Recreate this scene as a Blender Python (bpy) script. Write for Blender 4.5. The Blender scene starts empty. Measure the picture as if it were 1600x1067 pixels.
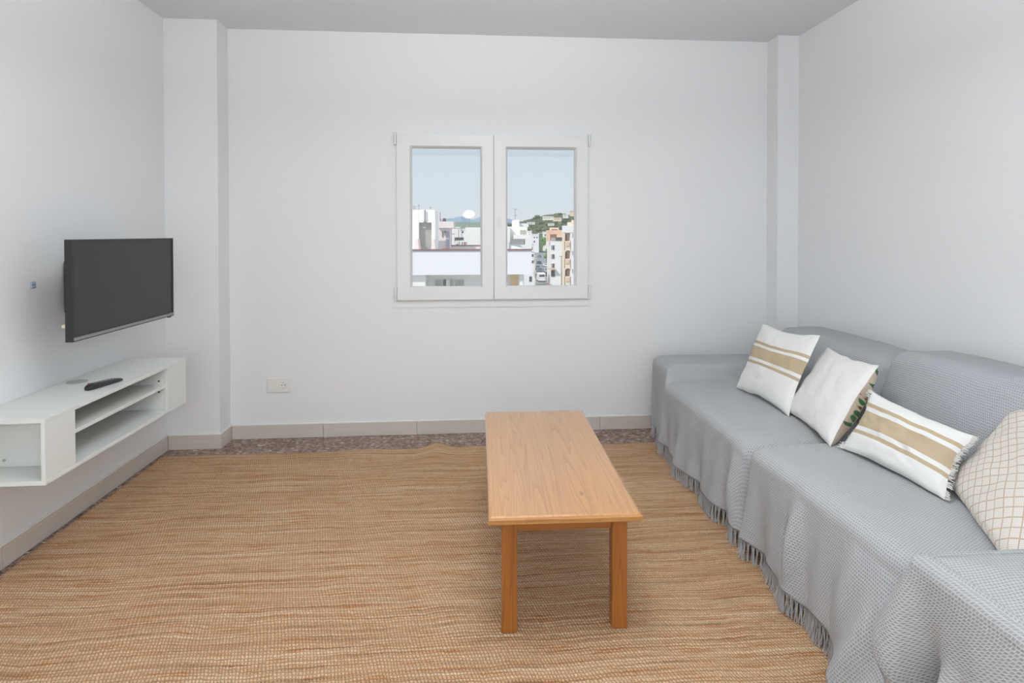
import bpy, bmesh, math, random
from mathutils import Vector, Matrix, noise
random.seed(7)
C = bpy.context.scene
COL = C.collection
PI = math.pi

# ------------------------------------------------------------------ camera
F, CX, CY, YAW, PITCH, ROLL, HC = 900.0, 800.0, 378.15, .0744, .0145, .0011, 1.35
cy_, sy_, cp_, sp_, cr_, sr_ = math.cos(YAW), math.sin(YAW), math.cos(PITCH), math.sin(PITCH), math.cos(ROLL), math.sin(ROLL)
RY = Matrix(((cy_, -sy_, 0), (sy_, cy_, 0), (0, 0, 1)))
RP = Matrix(((1, 0, 0), (0, cp_, -sp_), (0, sp_, cp_)))
RR = Matrix(((cr_, 0, -sr_), (0, 1, 0), (sr_, 0, cr_)))
M = RR @ RP @ RY                      # rows: right, forward, up
CAM = Vector((0, 0, HC))
cd = bpy.data.cameras.new('camera'); cam = bpy.data.objects.new('camera', cd); COL.objects.link(cam)
r_, f_, u_ = Vector(M[0]), Vector(M[1]), Vector(M[2])
cam.matrix_world = Matrix(((r_.x, u_.x, -f_.x, 0), (r_.y, u_.y, -f_.y, 0), (r_.z, u_.z, -f_.z, HC), (0, 0, 0, 1)))
cd.sensor_width = 36; cd.lens = F / 1600 * 36; cd.shift_y = (CY - 533.5) / 1600
cd.clip_end = 20000; cd.clip_start = .05
C.camera = cam

def at(px, py, Y):
    """point of the plane y = Y seen at a pixel of the photograph"""
    d = M.transposed() @ Vector(((px - CX) / F, 1, -(py - CY) / F))
    return CAM + d * (Y / d.y)

# ------------------------------------------------------------------ light
w = bpy.data.worlds.new('sky'); C.world = w; w.use_nodes = True
nt = w.node_tree; bg = nt.nodes['Background']
tc = nt.nodes.new('ShaderNodeTexCoord'); sx = nt.nodes.new('ShaderNodeSeparateXYZ'); rp = nt.nodes.new('ShaderNodeValToRGB')
nt.links.new(tc.outputs['Generated'], sx.inputs[0]); nt.links.new(sx.outputs['Z'], rp.inputs[0]); nt.links.new(rp.outputs[0], bg.inputs[0])
rp.color_ramp.elements[0].position = 0.0; rp.color_ramp.elements[0].color = (.74, .79, .84, 1)
rp.color_ramp.elements[1].position = .5; rp.color_ramp.elements[1].color = (.56, .68, .80, 1)
e = rp.color_ramp.elements.new(.14); e.color = (.68, .77, .84, 1)
bg.inputs[1].default_value = 1.0
sd = bpy.data.lights.new('sun', 'SUN'); so = bpy.data.objects.new('sun', sd); COL.objects.link(so)
sd.energy = 2.9; sd.angle = .01; sd.color = (1, .94, .86)
so.rotation_euler = Vector((-.62, -.62, .75)).to_track_quat('Z', 'Y').to_euler()
def area(name, loc, rot, sxx, syy, power, col=(1, 1, 1)):
    l = bpy.data.lights.new(name, 'AREA'); l.shape = 'RECTANGLE'; l.size = sxx; l.size_y = syy; l.energy = power; l.color = col
    o = bpy.data.objects.new(name, l); COL.objects.link(o); o.location = loc; o.rotation_euler = rot; return o
area('daylight_fill', (.15, -1.72, 1.33), (PI/2, 0, 0), 3.7, 2.6, 50, (.93, .97, 1))  # area lamp added across the rear opening, stands in for daylight
cl = area('ceiling_lamp', (.15, .9, 2.66), (0, 0, 0), 1.5, 1.5, 12, (.98, .985, 1)); cl.data.shape = 'DISK'
area('ceiling_fill', (.1, 1.6, 2.2), (PI, 0, 0), .4, .4, 70, (.95, .98, 1))  # unseen lamp added above the view to brighten the ceiling
fl = area('flash_lamp', (.0, -.4, 1.63), (PI/2, 0, 0), .15, .095, 6.0, (1, .98, .95)); fl.data.shape = 'ELLIPSE'
C.view_settings.view_transform = 'Standard'; C.view_settings.look = 'None'
C.view_settings.exposure = -0.13; C.view_settings.gamma = 1.0; C.view_settings.use_curve_mapping = False

# ------------------------------------------------------------------ materials
def lin(c): return tuple((v/12.92 if v <= .04045 else ((v+.055)/1.055)**2.4) for v in (x/255 for x in c))
def mat(name, rgb, rough=.6, metal=0, spec=.5, linear=False):
    m = bpy.data.materials.new(name); m.use_nodes = True; b = m.node_tree.nodes['Principled BSDF']
    c = rgb if linear else lin(rgb)
    b.inputs['Base Color'].default_value = (*c, 1); b.inputs['Roughness'].default_value = rough; b.inputs['Metallic'].default_value = metal
    b.inputs['Specular IOR Level'].default_value = spec
    return m
class N:
    """small helper that writes nodes into a material"""
    def __init__(s, m): s.t = m.node_tree; s.b = s.t.nodes['Principled BSDF']
    def n(s, kind, **kw):
        x = s.t.nodes.new('ShaderNode' + kind)
        for k, v in kw.items(): setattr(x, k, v)
        return x
    def l(s, a, b): s.t.links.new(a, b)
    def math(s, op, a, b=None, clamp=False):
        x = s.n('Math', operation=op); x.use_clamp = clamp
        for i, v in enumerate((a, b)):
            if v is None: continue
            if isinstance(v, (int, float)): x.inputs[i].default_value = v
            else: s.l(v, x.inputs[i])
        return x.outputs[0]
    def ramp(s, fac, stops, mode='LINEAR'):
        r = s.n('ValToRGB'); cr = r.color_ramp; cr.interpolation = mode
        while len(cr.elements) < len(stops): cr.elements.new(.5)
        for e, (p, c) in zip(cr.elements, stops): e.position = p; e.color = (*c, 1)
        s.l(fac, r.inputs[0]); return r.outputs[0]
    def noise(s, vec, scale, detail=2, rough=.5, dist=0):
        x = s.n('TexNoise'); x.inputs['Scale'].default_value = scale; x.inputs['Detail'].default_value = detail
        x.inputs['Roughness'].default_value = rough; x.inputs['Distortion'].default_value = dist
        if vec is not None: s.l(vec, x.inputs['Vector'])
        return x.outputs['Fac']
    def mapping(s, vec, scale=(1, 1, 1), loc=(0, 0, 0), rot=(0, 0, 0)):
        x = s.n('Mapping'); x.inputs['Scale'].default_value = scale; x.inputs['Location'].default_value = loc; x.inputs['Rotation'].default_value = rot
        s.l(vec, x.inputs['Vector']); return x.outputs[0]
    def mix(s, fac, a, b, mode='MIX'):
        x = s.n('Mix', data_type='RGBA', blend_type=mode)
        for i, v in ((0, fac), (6, a), (7, b)):
            if isinstance(v, (int, float)): x.inputs[i].default_value = v
            elif isinstance(v, tuple): x.inputs[i].default_value = (*v, 1)
            else: s.l(v, x.inputs[i])
        return x.outputs[2]
    def bump(s, h, strength, dist):
        x = s.n('Bump'); x.inputs['Strength'].default_value = strength; x.inputs['Distance'].default_value = dist
        s.l(h, x.inputs['Height']); s.l(x.outputs[0], s.b.inputs['Normal'])
    def color(s, c): s.l(c, s.b.inputs['Base Color'])
    def tc(s, k='Object'): return s.n('TexCoord').outputs[k]

def plaster(name, rgb):
    m = mat(name, rgb, .75, spec=.25); g = N(m); o = g.tc()
    h = g.noise(o, 90, 3); g.bump(h, .12, .003)
    return m
M_WALL = plaster('white_paint', (231, 232, 233)); M_CEIL = plaster('ceiling_paint', (224, 227, 229))
def terrazzo():
    m = mat('terrazzo', (110, 95, 88), .07); g = N(m); o = g.tc()
    v = g.n('TexVoronoi', feature='F1'); v.inputs['Scale'].default_value = 55; g.l(g.mapping(o, (1, 1.5, 1)), v.inputs['Vector'])
    sep = g.n('SeparateColor'); g.l(v.outputs['Color'], sep.inputs[0])
    c1 = g.ramp(sep.outputs[0], [(0, lin((112, 84, 74))), (.3, lin((146, 120, 106))), (.55, lin((164, 138, 124))), (.8, lin((126, 104, 98))), (.95, lin((178, 162, 148))), (.975, lin((206, 196, 184)))], 'CONSTANT')
    mot = g.ramp(g.noise(o, 160, 3), [(.35, (.55, .55, .55)), (.7, (1.1, 1.1, 1.1))])
    g.color(g.mix(.6, c1, mot, 'MULTIPLY'))
    return m
M_FLOOR = terrazzo()
def tile():
    m = mat('skirting_tile', (176, 166, 155), .3); g = N(m); o = g.tc()
    n = g.noise(g.mapping(o, (2, 2, 40)), 3, 3)
    g.color(g.ramp(n, [(.3, lin((200, 191, 181))), (.7, lin((206, 198, 189)))]))
    return m
M_TILE = tile()
M_GROUT = mat('white_grout', (232, 230, 226), .7)
M_PVC = mat('white_pvc', (226, 227, 226), .3)
M_GASKET = mat('grey_gasket', (212, 213, 215), .6)
M_SHADOWGAP = mat('grey_shadow_gap', (168, 168, 168), .7)
M_WHITE_BOARD = mat('white_laminate', (224, 226, 222), .35)
M_BOARD_EDGE = mat('white_board_edge', (232, 233, 229), .4)
M_GREY_DISC = mat('grey_grommet', (168, 169, 163), .4)
M_BLACK = mat('black_plastic', (36, 36, 38), .45)
M_DARKGREY = mat('dark_plastic', (48, 48, 49), .5)
M_SILVER = mat('silver_trim', (150, 148, 146), .32, .6)
def screen():
    m = mat('matte_screen', (46, 46, 47), .42); g = N(m)
    g.bump(g.noise(g.tc(), 900, 1), .03, .0005); return m
M_SCREEN = screen()
M_BUTTON = mat('remote_button', (112, 118, 130), .5); M_RED = mat('red_button', (170, 52, 48), .5)
M_CREAM = mat('cream_plastic', (226, 214, 190), .5); M_BLUE = mat('blue_plastic', (150, 168, 192), .5)
M_SOCKET = mat('socket_white', (232, 229, 225), .35); M_HOLE = mat('dark_hole', (46, 44, 44), .7)
M_METAL = mat('steel', (170, 170, 170), .35, .9)
def glass():
    m = bpy.data.materials.new('window_glass'); m.use_nodes = True; t = m.node_tree; t.nodes.clear()
    out = t.nodes.new('ShaderNodeOutputMaterial'); mx = t.nodes.new('ShaderNodeMixShader'); tr = t.nodes.new('ShaderNodeBsdfTransparent')
    gl = t.nodes.new('ShaderNodeBsdfGlossy'); fr = t.nodes.new('ShaderNodeFresnel')
    tr.inputs[0].default_value = (.97, .98, .985, 1); gl.inputs['Roughness'].default_value = .015; fr.inputs[0].default_value = 1.42
    t.links.new(fr.outputs[0], mx.inputs[0]); t.links.new(tr.outputs[0], mx.inputs[1]); t.links.new(gl.outputs[0], mx.inputs[2]); t.links.new(mx.outputs[0], out.inputs[0])
    return m
M_GLASS = glass()

def pine(name, axis, dark=(178, 118, 56), lightc=(214, 164, 104), rough=.34, coat=.15):
    """varnished pine, grain along one object axis"""
    m = mat(name, lightc, rough); g = N(m); o = g.tc(); oi = g.n('ObjectInfo')
    off = g.n('CombineXYZ'); r = g.math('MULTIPLY', oi.outputs['Random'], 7.0)
    for i in range(3): g.l(r, off.inputs[i])
    va = g.n('VectorMath', operation='ADD'); g.l(o, va.inputs[0]); g.l(off.outputs[0], va.inputs[1])
    sc = [16, 16, 16]; sc[axis] = .55
    p = g.mapping(va.outputs[0], tuple(sc))
    n1 = g.noise(p, 1.0, 1, .4, .3); rings = g.math('FRACT', g.math('MULTIPLY', n1, 14))
    rings = g.math('POWER', rings, 3)
    sc2 = [240, 240, 240]; sc2[axis] = 2.2
    fine = g.noise(g.mapping(o, tuple(sc2)), 1, 2)
    base = g.mix(g.math('MULTIPLY', rings, .55), lin(lightc), lin(dark))
    base = g.mix(.35, base, g.ramp(fine, [(.3, (.62, .56, .5)), (.65, (1, 1, 1))]), 'MULTIPLY')
    sk = [2, 2, 2]; sk = [11, 11, 11]; sk[axis] = 5.5
    vk = g.n('TexVoronoi', feature='F1'); vk.inputs['Scale'].default_value = 1; g.l(g.mapping(va.outputs[0], tuple(sk)), vk.inputs['Vector'])
    knot = g.ramp(vk.outputs['Distance'], [(.03, (1, 1, 1)), (.13, (0, 0, 0))])
    sel = g.n('SeparateColor'); g.l(vk.outputs['Color'], sel.inputs[0])
    kk = g.math('MULTIPLY', knot, g.math('GREATER_THAN', sel.outputs[0], .72))
    base = g.mix(g.math('MULTIPLY', kk, .75), base, lin((112, 62, 26)))
    tone = g.ramp(oi.outputs['Random'], [(0, (.95, .94, .92)), (1, (1.03, 1.02, 1.0))])
    g.color(g.mix(1, base, tone, 'MULTIPLY'))
    g.bump(fine, .05, .001); g.b.inputs['Coat Weight'].default_value = coat; g.b.inputs['Coat IOR'].default_value = 1.65; g.b.inputs['Coat Roughness'].default_value = .2
    return m
M_PINE_TOP = pine('pine_top', 1, (160, 102, 46), (192, 140, 82), .3, 1.0)
M_PINE_END = pine('pine_end_grain', 0, (150, 98, 44), (184, 132, 74), .4)
M_PINE_LEG = pine('pine_leg', 2, (118, 64, 18), (166, 104, 44), .36)
M_PINE_RAIL = pine('pine_rail', 0, (122, 68, 22), (164, 104, 44), .36)

def waffle(name, light, dark, cell=.0105, strength=.7):
    m = mat(name, light, .95, spec=.15); g = N(m); uv = g.tc('UV')
    nz = g.n('TexNoise'); nz.inputs['Scale'].default_value = 16; nz.inputs['Detail'].default_value = 3; g.l(uv, nz.inputs['Vector'])
    va = g.n('VectorMath', operation='MULTIPLY_ADD'); g.l(nz.outputs['Color'], va.inputs[0]); va.inputs[1].default_value = (.010, .010, 0); g.l(uv, va.inputs[2])
    b = g.n('TexBrick'); b.offset = .5; b.inputs['Scale'].default_value = 1; b.inputs['Brick Width'].default_value = cell * 1.02
    b.inputs['Row Height'].default_value = cell; b.inputs['Mortar Size'].default_value = cell * .34; b.inputs['Mortar Smooth'].default_value = 1.0
    b.inputs['Bias'].default_value = 0
    for i, c in ((1, dark), (2, dark), (3, light)): b.inputs[i].default_value = (*lin(c), 1)
    g.l(va.outputs[0], b.inputs['Vector'])
    fuzz = g.ramp(g.noise(uv, 700, 2), [(.25, (.8, .8, .8)), (.75, (1.12, 1.12, 1.12))])
    g.color(g.mix(.7, b.outputs['Color'], fuzz, 'MULTIPLY'))
    h = g.math('ADD', b.outputs['Fac'], g.math('MULTIPLY', g.noise(uv, 900, 1), .25))
    g.bump(h, strength, .003)
    return m
M_WAFFLE = waffle('grey_waffle', (190, 192, 193), (156, 158, 161), .0088, .5)
M_WAFFLE_FINE = waffle('grey_waffle_cover', (187, 189, 192), (153, 156, 160), .0085, .5)
M_FRINGE = mat('grey_yarn', (194, 194, 195), .95, spec=.1)
M_FRAME = mat('sofa_base_cloth', (70, 70, 72), .95, spec=.1)

def jute():
    m = mat('jute', (186, 146, 104), .95, spec=.1); g = N(m); o = g.tc()
    wob = g.n('TexNoise'); wob.inputs['Scale'].default_value = 2.4; wob.inputs['Detail'].default_value = 4; g.l(g.mapping(o, (1, .8, 1)), wob.inputs['Vector'])
    va = g.n('VectorMath', operation='MULTIPLY_ADD'); g.l(wob.outputs['Color'], va.inputs[0]); va.inputs[1].default_value = (.05, .075, 0); g.l(o, va.inputs[2])
    sp = g.n('SeparateXYZ'); g.l(va.outputs[0], sp.inputs[0]); cb = g.n('CombineXYZ')
    slow = g.noise(g.mapping(o, (.9, .5, 1)), 1, 1)
    g.l(g.math('ADD', sp.outputs[0], g.math('MULTIPLY', sp.outputs[1], .30)), cb.inputs[0]); g.l(sp.outputs[1], cb.inputs[1])
    jit = g.n('TexNoise'); jit.inputs['Scale'].default_value = 55; jit.inputs['Detail'].default_value = 1; g.l(o, jit.inputs['Vector'])
    vj = g.n('VectorMath', operation='MULTIPLY_ADD'); g.l(jit.outputs['Color'], vj.inputs[0]); vj.inputs[1].default_value = (.006, .009, 0); g.l(cb.outputs[0], vj.inputs[2]); P = vj.outputs[0]
    b = g.n('TexBrick'); b.offset = .0; b.inputs['Scale'].default_value = 1
    b.inputs['Brick Width'].default_value = .0110; b.inputs['Row Height'].default_value = .0140
    b.inputs['Mortar Size'].default_value = .0036; b.inputs['Mortar Smooth'].default_value = 1.0; b.inputs['Bias'].default_value = -.1
    for i, c in ((1, (1.06, 1.06, 1.06)), (2, (.92, .90, .87)), (3, (.62, .58, .54))): b.inputs[i].default_value = (*c, 1)  # last tone paints shadow into the gaps between stitches
    g.l(P, b.inputs['Vector'])
    row = g.noise(g.mapping(P, (1.1, 62, 1)), 1, 3, .6)
    base = g.ramp(row, [(.25, lin((176, 132, 97))), (.42, lin((211, 172, 136))), (.55, lin((221, 186, 151))), (.72, lin((234, 210, 182)))])
    warm = g.noise(g.mapping(P, (5, 70, 1), (3, 5, 0)), 1, 2)
    base = g.mix(g.ramp(warm, [(.56, (0, 0, 0)), (.70, (.8, .8, .8))]), base, lin((198, 136, 84)))
    darkrow = g.noise(g.mapping(P, (2.2, 66, 1), (9, 1, 0)), 1, 2)
    base = g.mix(g.ramp(darkrow, [(.57, (0, 0, 0)), (.74, (.6, .6, .6))]), base, lin((140, 108, 80)))
    fib = g.ramp(g.noise(o, 420, 2), [(.3, (.78, .76, .74)), (.7, (1.12, 1.12, 1.12))])
    c = g.mix(1, base, b.outputs['Color'], 'MULTIPLY'); c = g.mix(.8, c, fib, 'MULTIPLY')
    g.color(c)
    h = g.math('SUBTRACT', g.math('MULTIPLY', g.noise(o, 300, 2), .35), b.outputs['Fac'])
    g.bump(h, .8, .005)
    return m
M_JUTE = jute()

WHITE_C, BEIGE_C = (228, 228, 225), (184, 166, 140)
def cotton(name, kind):
    m = mat(name, WHITE_C, .95, spec=.1); g = N(m); uv = g.tc('UV'); s = g.n('SeparateXYZ'); g.l(uv, s.inputs[0]); u, v = s.outputs[0], s.outputs[1]
    W, B = lin(WHITE_C), lin(BEIGE_C)
    weave = g.noise(uv, 260, 2)
    if kind == 'square':
        c = g.ramp(v, [(0, W), (.405, B), (.445, W), (.487, B), (.655, W), (.692, B), (.732, W)], 'CONSTANT')
    elif kind == 'long':
        c = g.ramp(v, [(0, W), (.27, B), (.335, W), (.405, B), (.665, W), (.735, B), (.80, W)], 'CONSTANT')
    elif kind == 'lattice':
        a = g.math('MULTIPLY', g.math('ADD', u, v), 11.5); d = g.math('MULTIPLY', g.math('SUBTRACT', u, v), 11.5)
        la = g.math('LESS_THAN', g.math('ABSOLUTE', g.math('SUBTRACT', g.math('FRACT', a), .5)), .062)
        ld = g.math('LESS_THAN', g.math('ABSOLUTE', g.math('SUBTRACT', g.math('FRACT', d), .5)), .062)
        k = g.math('MAXIMUM', la, ld)
        dots = g.n('TexChecker'); dots.inputs['Scale'].default_value = 150; g.l(uv, dots.inputs['Vector'])
        dots.inputs[1].default_value = (*lin((230, 226, 220)), 1); dots.inputs[2].default_value = (*lin((198, 190, 180)), 1)
        c = g.mix(k, dots.outputs[0], lin((188, 170, 150)))
        g.bump(dots.outputs['Fac'], .25, .002)
    elif kind == 'floral':
        n1 = g.noise(uv, 5, 2); n2 = g.noise(g.mapping(uv, (1, 1, 1), (4, 2, 0)), 9, 1); n3 = g.noise(g.mapping(uv, (1, 1, 1), (8, 5, 0)), 12, 2)
        c = g.ramp(n1, [(.35, lin((240, 208, 190))), (.6, lin((238, 226, 200)))])
        c = g.mix(g.ramp(n2, [(.60, (0, 0, 0)), (.63, (1, 1, 1))]), c, lin((92, 138, 92)))
        c = g.mix(g.ramp(n3, [(.64, (0, 0, 0)), (.67, (1, 1, 1))]), c, lin((150, 96, 52)))
    else:
        c = g.ramp(weave, [(.2, lin((224, 223, 219))), (.8, lin((231, 230, 227)))])
    if kind != 'lattice': g.bump(weave, .12, .0015)
    g.color(c); return m

# ------------------------------------------------------------------ mesh helpers
ORIG = {}
def tag(o, label=None, cat=None, group=None, kind=None):
    if label: o['label'] = label
    if cat: o['category'] = cat
    if group: o['group'] = group
    if kind: o['kind'] = kind
    return o
def empty(name, loc, rz=0, label=None, cat=None, group=None, kind=None):
    o = bpy.data.objects.new(name, None); COL.objects.link(o); o.location = loc; o.rotation_euler.z = rz; o.empty_display_size = .1
    ORIG[o] = Vector(loc) if rz == 0 else Vector((0, 0, 0))
    return tag(o, label, cat, group, kind)
def link(name, me, m, parent=None, origin=None, smooth=False):
    """mesh in world coordinates (or local ones under a turned parent); origin: where a top-level mesh sits"""
    o = bpy.data.objects.new(name, me); COL.objects.link(o)
    if m: me.materials.append(m)
    if smooth: me.polygons.foreach_set('use_smooth', [True] * len(me.polygons))
    if parent is not None:
        off = ORIG[parent]; o.parent = parent
    else:
        off = Vector(origin) if origin is not None else Vector((0, 0, 0)); o.location = off
    if off.length: me.transform(Matrix.Translation(-off))
    ORIG[o] = off
    return o
class MB:
    def __init__(s): s.bm = bmesh.new()
    def box(s, a, b, bev=0, rot=None, seg=2):
        a = Vector(a); b = Vector(b); c = (a + b) / 2; d = b - a
        r = bmesh.ops.create_cube(s.bm, size=1)
        vs = r['verts']; bmesh.ops.scale(s.bm, vec=(abs(d.x), abs(d.y), abs(d.z)), verts=vs)
        if bev > 0:
            es = list({e for v in vs for e in v.link_edges})
            g = bmesh.ops.bevel(s.bm, geom=es, offset=bev, segments=seg, affect='EDGES', profile=.5)
            vs = list({v for f in g['faces'] for v in f.verts} | {v for v in vs if v.is_valid})
        if rot is not None: bmesh.ops.rotate(s.bm, cent=(0, 0, 0), matrix=rot, verts=vs)
        bmesh.ops.translate(s.bm, vec=c, verts=vs); return s
    def cyl(s, p, q, r, r2=None, n=16, cap=True):
        p = Vector(p); q = Vector(q); d = q - p
        g = bmesh.ops.create_cone(s.bm, cap_ends=cap, segments=n, radius1=r, radius2=r if r2 is None else r2, depth=d.length)
        mt = Matrix.Translation((p + q) / 2) @ d.to_track_quat('Z', 'Y').to_matrix().to_4x4()
        bmesh.ops.transform(s.bm, matrix=mt, verts=g['verts']); return s
    def poly(s, pts, vec):
        """prism: flat polygon pushed along vec"""
        vec = Vector(vec); a = [s.bm.verts.new(p) for p in pts]; b = [s.bm.verts.new(Vector(p) + vec) for p in pts]; n = len(a)
        s.bm.faces.new(a); s.bm.faces.new(b[::-1])
        for i in range(n): s.bm.faces.new((a[i], b[i], b[(i+1) % n], a[(i+1) % n]))
        bmesh.ops.recalc_face_normals(s.bm, faces=s.bm.faces); return s
    def ico(s, c, r, sub=1, sq=(1, 1, 1), amp=0, seed=0):
        g = bmesh.ops.create_icosphere(s.bm, subdivisions=sub, radius=1)
        for v in g['verts']:
            k = 1 + amp * noise.noise(v.co * 2.1 + Vector((seed, seed * .7, seed * 1.3)))
            v.co = Vector((v.co.x * r * sq[0] * k, v.co.y * r * sq[1] * k, v.co.z * r * sq[2] * k)) + Vector(c)
        return s
    def done(s, name, m, parent=None, origin=None, smooth=False):
        me = bpy.data.meshes.new(name); s.bm.to_mesh(me); s.bm.free()
        return link(name, me, m, parent, origin, smooth)
def grid(name, fn, nu, nv, m, parent=None, origin=None, anchor=None, smooth=True):
    vs = []; uv = []
    for j in range(nv + 1):
        for i in range(nu + 1):
            p, t = fn(i / nu, j / nv); vs.append(p); uv.append(t)
    if anchor is not None:                 # u measured along the cloth itself, from one column
        for j in range(nv + 1):
            o = j * (nu + 1); acc = [0]
            for i in range(1, nu + 1): acc.append(acc[-1] + (Vector(vs[o+i]) - Vector(vs[o+i-1])).length)
            for i in range(nu + 1): uv[o+i] = (acc[i] - acc[anchor], uv[o+i][1])
    fs = [(j*(nu+1)+i, j*(nu+1)+i+1, (j+1)*(nu+1)+i+1, (j+1)*(nu+1)+i) for j in range(nv) for i in range(nu)]
    me = bpy.data.meshes.new(name); me.from_pydata(vs, [], fs); ul = me.uv_layers.new(name='UVMap')
    flat = []
    for lp in me.loops: flat.extend(uv[lp.vertex_index])
    ul.data.foreach_set('uv', flat); me.update()
    return link(name, me, m, parent, origin, smooth)
def solid(o, t, off=-1):
    md = o.modifiers.new('thick', 'SOLIDIFY'); md.thickness = t; md.offset = off; return o
def strands(name, lines, r, m, parent, origin=None):
    """many thin threads in one mesh"""
    vs, fs = [], []
    for ln in lines:
        b = len(vs)
        for k, p in enumerate(ln):
            p = Vector(p); t = (Vector(ln[min(k+1, len(ln)-1)]) - Vector(ln[max(k-1, 0)])).normalized()
            a = t.cross(Vector((.31, .87, .21))).normalized(); c = t.cross(a)
            for q in range(3):
                an = q * 2 * PI / 3; vs.append(p + (a * math.cos(an) + c * math.sin(an)) * r)
        for k in range(len(ln) - 1):
            for q in range(3):
                q2 = (q + 1) % 3; fs.append((b+k*3+q, b+k*3+q2, b+(k+1)*3+q2, b+(k+1)*3+q))
    me = bpy.data.meshes.new(name); me.from_pydata(vs, [], fs); me.update()
    o = link(name, me, m, parent, origin); o['kind'] = 'stuff'; return o
def sm(a, b, x):
    t = max(0, min(1, (x - a) / (b - a))); return t * t * (3 - 2 * t)
def nz(x, y, z=0): return noise.noise(Vector((x, y, z)))

# ------------------------------------------------------------------ room shell
XL, XR, YB, YDL, YDR, XPL, XPR, ZC, YR = -1.8893, 2.2337, 3.9038, 3.7413, 3.7646, -1.5686, 2.0852, 2.6877, -1.75
HB, BT = .0879, .012
T = .2
def struct(o, label): return tag(o, label, None, None, 'structure')
struct(MB().box((XL-T, YR-T, -.2), (XR+T, YB+T, 0)).done('floor', M_FLOOR), 'polished brown terrazzo floor around the rug')
struct(MB().box((XL-T, YR-T, ZC), (XR+T, YB+T, ZC+.2)).done('ceiling', M_CEIL), 'plain white ceiling')
struct(MB().box((XL-T, YR-T, 0), (XL, YB+T, ZC)).done('wall_left', M_WALL), 'white wall behind the television')
struct(MB().box((XR, YR-T, 0), (XR+T, YB+T, ZC)).done('wall_right', M_WALL), 'white wall behind the sofa')
WX0, WX1, WZ0, WZ1 = -.515, .853, .855, 2.040
mb = MB()
mb.box((XL, YB, 0), (WX0, YB+T, ZC)).box((WX1, YB, 0), (XR, YB+T, ZC)).box((WX0, YB, 0), (WX1, YB+T, WZ0)).box((WX0, YB, WZ1), (WX1, YB+T, ZC))
struct(mb.done('wall_back', M_WALL), 'white end wall with the small double window')
mb = MB()
mb.box((XL, YR-T, 0), (-1.7, YR, ZC)).box((2.0, YR-T, 0), (XR, YR, ZC)).box((-1.7, YR-T, 2.64), (2.0, YR, ZC))
struct(mb.done('wall_rear', M_WALL), 'wall with the balcony opening behind the viewer')
struct(MB().box((-2.3, YR-2.6, 2.70), (2.6, YR-T, 2.85)).done('sun_block_slab', M_WALL), 'unseen slab added outside the rear opening to block the sun')  # added out of view to keep the sun out of the room
struct(MB().box((XL, YDL, 0), (XPL, YB, ZC)).done('trim_1', M_WALL), 'boxed white pillar in the left corner')
struct(MB().box((XPR, YDR, 0), (XR, YB, ZC)).done('trim_2', M_WALL), 'narrow boxed white pillar in the right corner')
# skirting: a grout bead on top of separate tiles
def skirt(name, label, bead, tiles):
    mb = MB()
    for a, b in bead: mb.box(a, b, .002, seg=1)
    root = struct(mb.done(name, M_GROUT), label)
    for a, b in tiles: MB().box(a, b, .0012, seg=1).done('tile', M_TILE, root)
G = .0015
def runs(js): return [(a + G, b - G) for a, b in zip(js[:-1], js[1:])]
y0 = YR
skirt('baseboard_left', 'beige tile skirting under the floating shelf',
      [((XL, y0, HB), (XL+BT-.003, YDL, HB+.007))],
      [((XL, a, 0), (XL+BT, b, HB)) for a, b in runs([y0, -.8, -.15, .5, 1.15, 1.8, 2.45, 3.10, YDL-BT])])
skirt('baseboard_back', 'beige tile skirting along the window wall',
      [((XPL, YB-BT+.003, HB), (XPR, YB, HB+.007)), ((XL, YDL-BT+.003, HB), (XPL+BT-.003, YDL, HB+.007)), ((XPL, YDL-BT+.003, HB), (XPL+BT-.003, YB, HB+.007))],
      [((a, YB-BT, 0), (b, YB, HB)) for a, b in runs([XPL+BT, -.969, -.352, .265, .894, 1.50, XPR])] +
      [((XL+BT, YDL-BT, 0), (XPL+BT, YDL, HB)), ((XPL, YDL+G, 0), (XPL+BT, YB-G, HB))])
skirt('baseboard_right', 'beige tile skirting behind the sofa',
      [((XR-BT+.003, y0, HB), (XR, YDR, HB+.007))], [((XR-BT, a, 0), (XR, b, HB)) for a, b in runs([y0, -.8, -.15, .5, 1.15, 1.8, 2.45, 3.10, YDR])])

# ------------------------------------------------------------------ window
win = empty('window_1', (.16, YB, WZ0), 0, 'white double casement window with two sashes', None, None, 'structure')
def frame(mb, x0, z0, x1, z1, w_, ya, yb, bev=.003):
    """mitred four-sided frame, face at ya"""
    o = [(x0, z0), (x1, z0), (x1, z1), (x0, z1)]; i = [(x0+w_[0], z0+w_[1]), (x1-w_[2], z0+w_[1]), (x1-w_[2], z1-w_[3]), (x0+w_[0], z1-w_[3])]
    for k in range(4):
        k2 = (k+1) % 4
        mb.poly([(o[k][0], ya, o[k][1]), (o[k2][0], ya, o[k2][1]), (i[k2][0], ya, i[k2][1]), (i[k][0], ya, i[k][1])], (0, yb-ya, 0))
    return mb
frame(MB(), WX0, WZ0, WX1, WZ1, (.05, .062, .05, .05), YB-.006, YB+.07).done('outer_frame', M_WALL, win)
SX0, SX1, SZ0, SZ1, SM = -.477, .807, .9085, 2.016, .1665
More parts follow.
